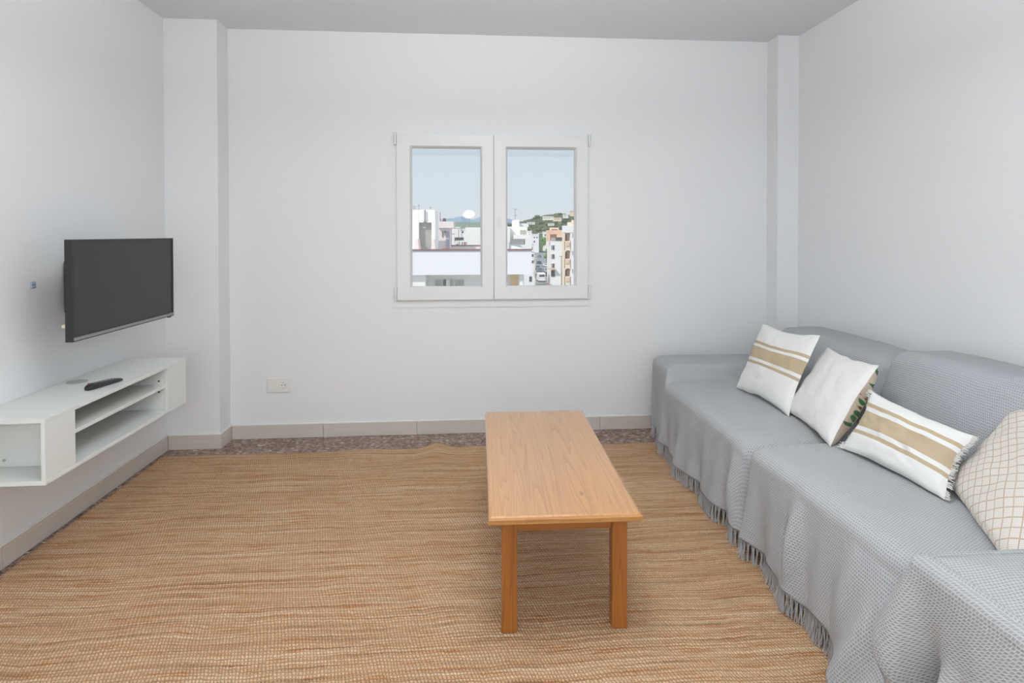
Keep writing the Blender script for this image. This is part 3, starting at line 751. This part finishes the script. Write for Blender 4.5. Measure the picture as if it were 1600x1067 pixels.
# ------------------------------------------------------------------ the town outside
GZ = -12.5
M_W1 = mat('white_render', (244, 241, 237), .9, spec=.1); M_W2 = mat('cool_white_render', (238, 238, 240), .9, spec=.1); M_W3 = mat('pinkish_render', (236, 222, 220), .9, spec=.1)
M_W4 = mat('cream_render', (240, 222, 200), .9, spec=.1); M_SALMON = mat('salmon_render', (232, 196, 168), .9, spec=.1); M_YELLOW = mat('ochre_render', (238, 206, 150), .9, spec=.1)
M_COPING = mat('terracotta_coping', (128, 96, 88), .8); M_TERRA = mat('terracotta', (168, 96, 78), .9); M_GDOOR = mat('grey_door', (168, 168, 162), .7)
M_SHUT = mat('shutter', (176, 174, 166), .6); M_DARKG = mat('dark_window', (62, 66, 72), .25); M_RAIL = mat('dark_rail', (70, 66, 66), .6); M_LILAC = mat('lilac_door', (176, 170, 186), .7)
M_ASPH = mat('asphalt', (150, 150, 152), .9); M_MAST = mat('mast_steel', (140, 140, 142), .5, .5); M_TYRE = mat('tyre', (40, 40, 40), .8)
M_MOUNT = mat('hazed_mountain', (150, 168, 184), 1, spec=0)  # distance haze is put into this blue tint
def leafy(name, a, b):
    m = mat(name, a, .95, spec=.05); g = N(m)
    g.color(g.ramp(g.noise(g.tc(), .7, 4, .7), [(.3, lin(a)), (.7, lin(b))])); return m
M_T = [leafy('pine_green', (72, 88, 62), (118, 132, 92)), leafy('olive_green', (96, 106, 74), (140, 146, 108)), leafy('dark_green', (58, 76, 58), (98, 114, 84))]
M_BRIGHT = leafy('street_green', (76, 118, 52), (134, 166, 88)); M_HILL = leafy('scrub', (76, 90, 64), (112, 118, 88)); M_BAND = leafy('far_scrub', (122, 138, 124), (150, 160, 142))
def pb(mb, x0, y0, x1, y1, Y, dep, bev=0):
    a, b = at(x0, y0, Y), at(x1, y1, Y); return mb.box((a.x, Y, b.z), (b.x, Y+dep, a.z), bev)
def part(name, m, root, *boxes, **k):
    mb = MB()
    for b in boxes: pb(mb, *b)
    return mb.done(name, m, root)
def bld(name, px, Y, label, cat='building', group=None, z=GZ):
    p = at(px, 400, Y); return empty(name, (p.x, Y, z), 0, label, cat, group)
def gy(Y): return 365 + (HC - GZ) / Y * F          # image row of the street at a distance
struct(MB().box((-400, 10, GZ-.5), (500, 4000, GZ)).done('ground', M_ASPH), 'grey street and ground of the town')

# neighbouring block with the long white parapet
nb_ = bld('apartment_building', 720, 28, 'near white apartment block with a long blank parapet across the window view')
part('parapet', M_W2, nb_, (560, 391.2, 830.5, 428.6, 28, .25), (824, 391.2, 830.5, 428.6, 28.25, 11))
part('coping', M_COPING, nb_, (558, 389.9, 831.2, 391.4, 27.94, .36))
part('roof_slab', M_W1, nb_, (560, 408, 824, 428.4, 28.25, 12))
W = at(600, 428, 29.6); Wb = at(812, 428, 29.6)
MB().box((at(560, 0, 29.6).x, 29.6, GZ), (Wb.x, 40, W.z)).done('wall', M_W1, nb_)
part('pier', M_W1, nb_, (560, 428, 665, 560, 28.3, 1.2)); part('pier', M_W1, nb_, (812, 428, 817.5, 560, 28.3, 1.2))
part('end_wall', M_YELLOW, nb_, (799, 428.5, 812, 560, 29.2, .45))
f = part('window', M_W1, nb_, (677.5, 436.5, 729, 462, 29.52, .08))
part('shutter', M_SHUT, f, (679.5, 437.6, 690.5, 462, 29.47, .06)); part('shutter', M_SHUT, f, (710.5, 437.6, 725, 462, 29.47, .06))
part('pane', M_DARKG, f, (692.5, 436.6, 696.8, 462, 29.47, .06)); part('curtain', M_W2, f, (697.2, 436.6, 702.6, 462, 29.47, .05)); part('pane', M_SHUT, f, (703.2, 436.6, 708, 462, 29.47, .06))

# stair house on that roof
rz = at(700, 392, 33).z
sh_ = bld('stair_house', 660, 33, 'white stair house with a grey door on the near block roof', z=rz)
part('wall', M_W1, sh_, (590, 327.5, 654.5, 398, 33, 3.5), (674, 327.5, 680, 398, 33, 3.5), (654.4, 327.5, 674.1, 347.6, 33, 3.5))
part('rear_wall', M_W1, sh_, (654, 340, 675, 398, 34, 2))
part('door', M_GDOOR, sh_, (654.5, 347.6, 674, 390, 33.35, .1))
part('lamp', M_W2, sh_, (660.5, 354.5, 665.5, 356.3, 33.3, .12))
for xa, xb in ((648.2, 653.8), (675.0, 679.6)):
    a, b, c, d = at(xa - 2, 393, 31.6), at(xa+.6, 374, 31.6), at(xb - 1.2, 374, 31.6), at(xb + 1, 393, 31.6)
    MB().poly([a, b, c, d], (0, 1.4, 0)).done('buttress', M_W3, sh_)
mb = MB(); a, b = at(664, 346, 32.9), at(664, 328, 32.9); mb.cyl(b, a, .035, n=8); mb.cyl(a, a - Vector((0, 0, .12)), .09, .05, n=8); mb.done('pipe', M_MAST, sh_)
def mast(px, y0, y1, Y, bars, label, wd=4.5):
    a, b = at(px, y1, Y), at(px, y0, Y)
    r = empty('antenna', a, 0, label, 'antenna'); k = Y / F
    MB().cyl(a, b, .35*k, n=6).done('pole', M_MAST, r)
    for yy in bars:
        mb = MB(); p = at(px, yy, Y); mb.cyl(p - Vector((wd*.5*k, 0, 0)), p + Vector((wd*.7*k, 0, 0)), .28*k, n=6)
        for q in (-.4, -.1, .2, .5): mb.cyl(p + Vector((q*wd*k, -.9*k, 0)), p + Vector((q*wd*k, .9*k, 0)), .2*k, n=5)
        mb.done('element', M_MAST, r)
mast(733.2, 329, 355.3, 46, (330, 333), 'television antenna on a thin pole before the haze blue mountains')
mast(654.5, 320, 328, 34.5, (320.6,), 'small antenna in the middle of the stair house roof', 3)
mast(647, 321.5, 328, 34.5, (323, 326), 'bushy antenna at the left end of the stair house roof', 5)
mast(672.5, 323, 328, 34.5, (324.5,), 'small antenna at the right end of the stair house roof', 2.5)
mast(805, 326, 343.6, 55, (327, 336.5), 'tall two bar antenna left of the tree covered hill', 6)

# annex beside the stair house
ax = bld('roof_annex', 697, 38, 'pinkish roof annex with narrow dark openings beside the stair house', z=rz)
part('wall', M_W3, ax, (684, 346, 703.5, 396, 38, 4)); part('cornice', M_W3, ax, (684, 346, 708.6, 356, 37.4, 4.6))
part('door', M_LILAC, ax, (697, 361.5, 702.3, 389, 37.93, .1)); part('window', M_DARKG, ax, (691, 361.5, 692.1, 370.5, 37.93, .1)); part('lamp', M_DARKG, ax, (694.8, 360.5, 696.2, 364, 37.9, .12))
part('chimney', M_TERRA, ax, (692, 341, 696, 346.5, 39, 1.2)); part('step', M_W3, ax, (680, 331, 686.5, 346.5, 37.5, 2))
part('planter', M_TERRA, ax, (690.5, 388, 703, 391, 31, .3))
# terrace walls and plain white block to the right on the roof
tw = bld('roof_block', 745, 44, 'plain white roof block seen behind the middle stile of the window', z=rz)
part('wall', M_W1, tw, (727, 355.2, 795, 396, 44, 5))
lw = bld('terrace_wall', 720, 40, 'low pinkish terrace wall with tile coping behind the parapet', 'wall', z=rz)
part('wall', M_W3, lw, (703, 384, 790, 396, 40, .3)); part('coping', M_COPING, lw, (703, 382.9, 790, 384.2, 39.95, .4))
lt = empty('brick_lattice', at(726, 382.9, 40.1), 0, 'small openwork brick screen standing on the terrace wall', 'screen')
for i in range(3):
    for j in range(2): part('brick', M_TERRA, lt, (721.3 + i*3.0, 378.3 + j*2.3, 723.6 + i*3.0, 379.7 + j*2.3, 40.1, .12))
part('brick', M_TERRA, lt, (725.5, 378.3, 727, 382.9, 40.11, .1)); part('brick', M_TERRA, lt, (721.4, 378.3, 722.4, 382.9, 40.11, .1))
# right pane: stepped white block behind the parapet
sb = bld('stepped_building', 810, 50, 'stepped white building with one window, left of the street', z=GZ)
part('wall', M_W1, sb, (770, 354, 797, 396, 50, 8), (797, 354, 824, 373.5, 50.6, 8), (797, 373, 819, 396, 52, 6))
part('ledge', M_W1, sb, (803, 366.5, 829.5, 373.2, 49.6, 1.2)); part('lower_step', M_W2, sb, (780, 383.3, 826, 396, 47, 2)); part('parapet', M_W1, sb, (780, 374, 819, 383, 51, .4))
f = part('window', M_W4, sb, (811.5, 359, 821.5, 369, 50.5, .2)); part('pane', M_SHUT, f, (813, 359.6, 816, 368.6, 50.45, .1)); part('pane', M_GDOOR, f, (817.2, 359.6, 820.6, 368.6, 50.45, .1))
part('roof_room', M_W1, sb, (803.5, 343.5, 811.5, 354.3, 54, 3)); part('roof_room', M_W2, sb, (811.5, 349, 826, 354.5, 55, 3))
MB().box((at(770, 0, 52).x, 52.5, GZ), (at(819, 0, 52).x, 60, at(0, 396, 52).z)).done('lower_wall', M_W1, sb)
# houses down the left side of the street and in the gap
def house(px0, y0, px1, Y, m, label, wins=(), dep=4, group=None, roof=None, ybot=None, mw=None):
    r = bld('house', (px0+px1)/2, Y, label, group=group, z=GZ if ybot is None else at(0, ybot, Y).z)
    yb = gy(Y) if ybot is None else ybot
    part('wall', m, r, (px0, y0, px1, yb, Y, dep))
    part('parapet', m, r, (px0-.3, y0-.5, px1+.3, y0+.9, Y-.2, dep+.4))
    for wn in wins: part('window', mw or M_DARKG, r, (*wn, Y-.08, .1))
    if roof: part('roof', roof, r, (px0+.5, y0-1.6, px1-.5, y0-.4, Y+.5, dep-1))
    return r
h = house(706, 355, 719, 160, M_W1, 'white house with a dark balcony in the gap between roofs', ((708.2, 371, 711.5, 377), (713, 381, 716, 384)), mw=M_TERRA)
part('balcony', M_RAIL, h, (710.5, 371, 724.5, 375.6, 157, 2)); part('post', M_RAIL, h, (716.3, 358, 717, 372, 157, .4)); part('post', M_RAIL, h, (721.3, 358, 722, 372, 157, .4))
house(717, 358, 733, 175, M_W2, 'grey white house half hidden behind the dark balcony', ((722, 361, 724, 364),))
house(704, 364, 710, 140, M_W1, 'narrow white house touching the pinkish annex', ((704.8, 361, 705.8, 363.5),))
house(822, 361, 831, 215, M_W1, 'white house stepping up behind the stepped building', ((826, 366, 829, 370),))
house(818, 392, 834.5, 120, M_W2, 'shaded corner house under the end of the parapet', ((831, 397, 833.5, 401), (831, 407, 833.5, 411), (827, 432, 831, 440)))
house(826, 400, 836.5, 150, M_W4, 'cream house at the near left kerb of the street', ((832, 424, 835, 432), (832, 404, 835, 410)))
house(826, 381, 834, 240, M_W3, 'pinkish house along the left side of the street', ((829, 386, 832, 392),))
house(832, 366, 842, 420, M_W2, 'pale house far down the left side of the street', ((834, 370, 836, 372), (838, 370, 840, 372), (834, 376, 836, 379)))
house(841, 364.5, 850, 520, M_W1, 'white house closing the far end of the street', ((843, 367, 845, 369), (847, 367, 848.5, 369)))
house(849, 362.5, 860, 440, M_W1, 'bright white house where the street bends under the hill', ((851, 366, 853, 368.5),))
# right side of the street
kb = bld('apartment_building', 868, 150, 'white apartment block with a salmon roof terrace on the right of the street')
part('wall', M_W1, kb, (862.5, 376, 905, gy(150), 150, 4)); part('side_bay', M_W1, kb, (857, 379, 862.6, gy(158), 158, 3))
part('terrace_wall', M_SALMON, kb, (856.5, 359.5, 884, 366, 153, 4), (856.5, 365.9, 859.5, 377, 153, 4), (870, 365.9, 884, 377, 153, 4)); part('terrace_back', M_SALMON, kb, (858, 365, 871, 377, 155, 3))
part('railing', M_RAIL, kb, (868.5, 370.8, 880.5, 375.8, 149.8, .2)); part('roof', M_W4, kb, (861, 355.5, 873, 359.6, 155, 3)); part('roof', M_TERRA, kb, (862, 358, 871, 359.4, 154.5, .4))
part('planter', M_SHUT, kb, (861, 371.5, 868, 376.2, 149.9, .3))
for y0 in (383, 397, 411.5):
    f = part('window', M_W2, kb, (860.4, y0-.5, 866.6, y0+7.5, 149.9, .14)); part('pane', M_DARKG, f, (863.6, y0+.2, 866, y0+6.8, 149.8, .12)); part('pane', M_SHUT, f, (861, y0+.2, 863.3, y0+6.8, 149.8, .12))
part('awning', M_SALMON, kb, (857, 419, 868, 421, 148.5, 1.6)); part('shop_front', M_DARKG, kb, (861, 422, 867, 432, 149.85, .2))
jb = bld('apartment_building', 892, 100, 'cream apartment block with stacked arched balconies at the right pane edge')
Y = 100
for x0, y0, x1, y1 in ((880.5, 352.5, 925, 363.5), (880.5, 363, 882.8, gy(100)), (891.2, 363, 925, gy(100)), (882, 376.5, 892, 391), (882, 404.5, 892, 419), (882, 432, 892, gy(100))):
    part('wall', M_W4 if y0 > 360 and x1 < 900 else M_W1, jb, (x0, y0, x1, y1, Y, 1.6))
part('rear_wall', M_W4, jb, (880.5, 352.5, 925, gy(100), Y+1.6, 1.5)); part('parapet', M_W4, jb, (890, 347, 925, 353, Y+.5, 2.5), (896, 343.5, 925, 347.5, Y+1, 2))
for y0 in (363.5, 391, 419):
    # rounded arch heads in the two lower bays
    if y0 > 370:
        a, b = at(882.6, y0, Y+.2), at(891.4, y0, Y+.2); r = (b.x - a.x) / 2; cx = (a.x + b.x) / 2
        pts = [(a.x, Y+.2, a.z + .02)] + [(cx - r*math.cos(t*PI/10), Y+.2, a.z - r*.75 + r*.75*math.sin(t*PI/10)) for t in range(11)] + [(b.x, Y+.2, a.z + .02)]
        bm = bmesh.new(); top = [(p[0], Y+.2, a.z+.02) for p in pts]
        for i in range(len(pts)-1):
            q = [bm.verts.new(x) for x in (pts[i], pts[i+1], top[i+1], top[i])]
            try: bm.faces.new(q)
            except Exception: pass
        me = bpy.data.meshes.new('arch'); bm.to_mesh(me); bm.free(); solid(link('arch', me, M_W4, jb), .6, 0)
    part('railing', M_SALMON, jb, (884, y0+14.5, 889.5, y0+21, Y-.15, .14)); part('shutter', M_TERRA, jb, (883.5, y0+3, 886, y0+13, Y+1.5, .1))
    for k in range(2): part('window', M_SHUT, jb, (894 + k*3.2, y0+1, 895.6 + k*3.2, y0+8, Y-.05, .1))
# hill, far scrub and mountains
def ridge(name, prof, Y0, Y1, m, label, lowrow, nu=60, nv=10):
    def H(px):
        for (a, ya), (b, yb) in zip(prof[:-1], prof[1:]):
            if a <= px <= b: return ya + (yb - ya) * (px - a) / (b - a)
        return prof[-1][1]
    def fn(u, v):
        px = prof[0][0] + (prof[-1][0] - prof[0][0]) * u; y = Y0 + (Y1 - Y0) * v; P = at(px, H(px), Y1); base = at(px, lowrow, Y1)
        k = sm(0, 1, v) if v < 1 else 1
        z = GZ + (P.z - GZ) * math.sin(k * PI / 2) + (P.z - base.z) * (.05 * nz(px * .2, v * 5) + .06 * abs(nz(px * .45, v * 13, 5))) * (v < .99)
        return (P.x * (.75 + .25 * v), y, z), (u, v)
    o = grid(name, fn, nu, nv, m, None, (at(800, 400, Y1).x, Y1, GZ)); return struct(o, label)
hill_ = ridge('hill', [(778, 357), (795, 352), (808, 349), (822, 345), (835, 342), (850, 338.5), (868, 336), (885, 338), (900, 335), (930, 326), (1000, 318)], 420, 700, M_HILL, 'green hill with villas beyond the street', 372, 170, 44)
ridge('far_woods', [(640, 352), (700, 350), (715, 347.5), (735, 349), (760, 347), (790, 349), (830, 352)], 1500, 2200, M_BAND, 'hazy wooded rise below the mountains', 366)
ridge('mountain', [(600, 338), (640, 342), (680, 344), (700, 342.5), (708, 342.3), (714, 340), (721, 339), (726, 341.5), (735, 344), (742, 343), (752, 339), (765, 335), (790, 342), (830, 350)], 7000, 9000, M_MOUNT, 'mountain range on the horizon, distance haze painted in blue', 360)
from mathutils.bvhtree import BVHTree
HT = BVHTree.FromPolygons([hill_.matrix_basis @ v.co for v in hill_.data.vertices], [p.vertices[:] for p in hill_.data.polygons])
def on_hill(px, py):
    h = HT.ray_cast(CAM, (at(px, py, 600) - CAM).normalized())[0]
    if h is None:
        h = HT.ray_cast(CAM, (at(px, py + 3.5, 600) - CAM).normalized())[0]
        return at(px, py, (h.y if h else 690) - 2)
    return at(px, py, h.y - 3)
spots = [(789, 353, 5), (795, 351, 6), (801, 352, 5), (797, 354, 5), (812, 347, 2.4), (822, 347, 5), (827, 345, 5.5), (834, 343, 7), (840, 338.5, 6.5), (843, 341, 6), (848, 344, 7), (853, 346, 7), (846, 349, 7), (838, 349, 8), (831, 350, 7),
         (836, 355, 8), (845, 355, 8), (853, 352, 8), (860, 351, 8), (858, 338, 4), (864, 336.5, 5), (870, 335.5, 6), (876, 335.5, 6), (880, 337, 5), (889, 333, 5), (893, 335, 4), (869, 348, 7), (876, 350, 8), (884, 347, 8), (892, 345, 8), (898, 341, 8),
         (868, 355, 7), (861, 357, 6), (850, 359, 6), (841, 360, 6), (887, 341, 6), (873, 344.5, 4), (880, 352.5, 5), (862, 344, 5), (856, 348, 5), (833, 358, 5), (829, 354, 4.5), (897, 337, 5), (903, 338, 6)]
rs = random.Random(12)
for k in range(420):
    px = rs.uniform(806, 904); spots.append((px, 346 + (px < 830) * 4 + rs.uniform(0, 15) - (px > 870) * 4, rs.uniform(3.2, 6.8)))
VILLAS = [(849, 337, 866, 343), (866, 340, 878, 345), (881, 335, 888, 340), (892, 329, 898, 337), (825, 347, 836, 350), (858, 349, 866, 352)]
keep = []
for px, py, r in spots:
    r *= .9
    if any(x0 - r*.45 < px < x1 + r*.45 and y0 - r*.5 < py < y1 + r*.35 for x0, y0, x1, y1 in VILLAS): continue
    if any(math.hypot(px - a, (py - b) * 1.0) < .50 * (r + c) for a, b, c in keep): continue
    keep.append((px, py, r))
for i, (px, py, r) in enumerate(keep):
    p = on_hill(px, py); R = r * .5 * p.y / F * 1.15; mb = MB(); rnd = random.Random(i)
    for k in range(4): mb.ico((p.x + rnd.uniform(-.55, .55)*R*1.2, p.y + rnd.uniform(-.4, .4)*R, p.z + rnd.uniform(-.25, .35)*R), R * rnd.uniform(.55, .85), 2, (1.1, 1, .9), .5, i*3.1+k)
    tag(mb.done('hill_tree', M_T[i % 3], None, (p.x, p.y, p.z - R)), 'round dark green tree on the hillside among the villas', 'tree', 'trees on the hill')
for px0, y0, px1, y1, m, lb in ((849.5, 338.5, 865, 343.2, M_W1, 'long white villa near the top of the hill'), (866.5, 340.5, 877.5, 345, M_W4, 'cream villa just below the long white villa'),
                             (881.5, 335.5, 888, 340, M_W1, 'small white villa near the hilltop pines'), (892, 329.5, 898, 337, M_W4, 'tall cream house on the hilltop by the pane edge'), (825, 347.5, 836, 350, M_W2, 'low white house on the left slope of the hill'), (858, 349.5, 866, 352, M_W1, 'white cottage half buried in trees mid slope')):
    Y = on_hill(px0, y1).y - 12; r = bld('villa', (px0+px1)/2, Y, lb, z=at(px0, y1, Y).z); part('wall', m, r, (px0, y0, px1, y1 + 1, Y, 8)); part('roof', m, r, (px0-.4, y0-.6, px1+.4, y0+.3, Y-.4, 9))
    n = max(1, int((px1-px0)/4))
    for k in range(n): part('window', M_SHUT, r, (px0 + 1 + k*3.6, y0+1.5, px0 + 2.2 + k*3.6, y0+3.2, Y-.1, .2))
# street trees and shrubs
for i, (px, y0, y1, Y, wd, lb) in enumerate(((848.5, 371, 386, 330, 8, 'green street tree farthest along the street'), (853.5, 386, 410, 230, 7, 'tall green shrub beside the pale wall midway down the street'), (879, 421, 446, 120, 5, 'bright green climber at the foot of the cream block'))):
    a, b = at(px, y0, Y), at(px, y1, Y); k = Y / F; h = a.z - b.z; r = empty('street_tree', b, 0, lb, 'tree'); mb = MB(); rnd = random.Random(40+i)
    for q in range(9): mb.ico((a.x + rnd.uniform(-.3, .3)*wd*k, Y + rnd.uniform(-.3, .3)*wd*k, b.z + h*(.35 + .6*rnd.random())), wd*k*.32*rnd.uniform(.7, 1.1), 2, (1, 1, 1.1), .5, q+i*10)
    mb.done('foliage', M_BRIGHT, r); MB().cyl(b, b + Vector((0, 0, h*.5)), .12, n=8).done('trunk', M_COPING, r)
a, b = at(877.3, 400.5, 140), at(877.3, 420, 140)
r = empty('lamp_post', b, 0, 'slim grey post in front of the white block with three windows', 'post'); MB().cyl(Vector((b.x, b.y, GZ)), a, .12, .08, n=8).done('pole', M_MAST, r); mb = MB(); mb.box(a - Vector((.5, .1, .05)), a + Vector((.15, .1, .1)), .03); mb.done('lamp_head', M_MAST, r)
# cars
def car(px, Y, m, label, van=False, rot=0):
    p = at(px, 400, Y); r = empty('van' if van else 'car', (p.x, Y, GZ), 0, label, 'van' if van else 'car', 'vehicles on the street')
    w_, L_, h_ = (1.0, 5.4, 2.6) if van else (.88, 4.2, 1.42); y0 = Y - L_/2
    def prof(pts, half, name, mm):
        mb = MB(); mb.poly([(p.x-half, y0+a*L_, GZ+b*h_) for a, b in pts], (2*half, 0, 0)); return mb.done(name, mm, r)
    if van:
        prof([(0, .15), (0, .92), (.04, 1), (.72, 1), (.86, .62), (1, .5), (1, .15)], w_, 'body', m)
        prof([(-.004, .58), (-.004, .82), (.02, .82), (.02, .58)], w_*.8, 'rear_window', M_DARKG)
    else:
        prof([(0, .2), (0, .58), (.06, .64), (.72, .64), (.98, .52), (1, .2)], w_, 'body', m); prof([(.05, .62), (.14, .96), (.18, 1), (.5, 1), (.7, .63)], w_*.86, 'cabin', m)
        prof([(.055, .66), (.13, .93), (.15, .93), (.10, .66)], w_*.74, 'rear_window', M_DARKG)
    for sx_ in (-1, 1):
        for a in (.18, .8):
            MB().cyl((p.x+sx_*(w_-.2), y0+a*L_, GZ+.31), (p.x+sx_*(w_+.01), y0+a*L_, GZ+.31), .31, n=12).done('wheel', M_TYRE, r)
        MB().box((p.x+sx_*(w_-.24)-.1, y0-.02, GZ+h_*(.42 if van else .46)), (p.x+sx_*(w_-.24)+.1, y0+.05, GZ+h_*(.48 if van else .56))).done('tail_light', M_RED, r)
def paint(n, c): return mat(n, c, .35)
P_W, P_G, P_B, P_S, P_R = paint('white_paint_car', (236, 236, 236)), paint('grey_paint', (120, 124, 130)), paint('dark_paint', (54, 58, 66)), paint('silver_paint', (184, 188, 192)), paint('red_paint', (188, 84, 80))
car(845, 166, P_W, 'white van driving in the middle of the street', True)
for px, Y, m, lb in ((842.2, 262, P_B, 'dark car behind the white van, second along the street'), (842.6, 208, P_G, 'grey car just beyond the white van'), (843, 335, P_G, 'grey car farthest up the street'),
                     (853.5, 206, P_S, 'silver car parked on the right beyond the van'), (854.2, 186, P_B, 'dark car parked on the right kerb beside the van'), (856.6, 140, P_R, 'red car parked at the near right kerb'), (836.5, 178, P_B, 'dark car parked at the near left kerb'),
                     (852, 240, P_W, 'white car parked on the right, farther up'), (839.5, 225, P_S, 'silver car parked along the left kerb')):
    car(px, Y, m, lb)
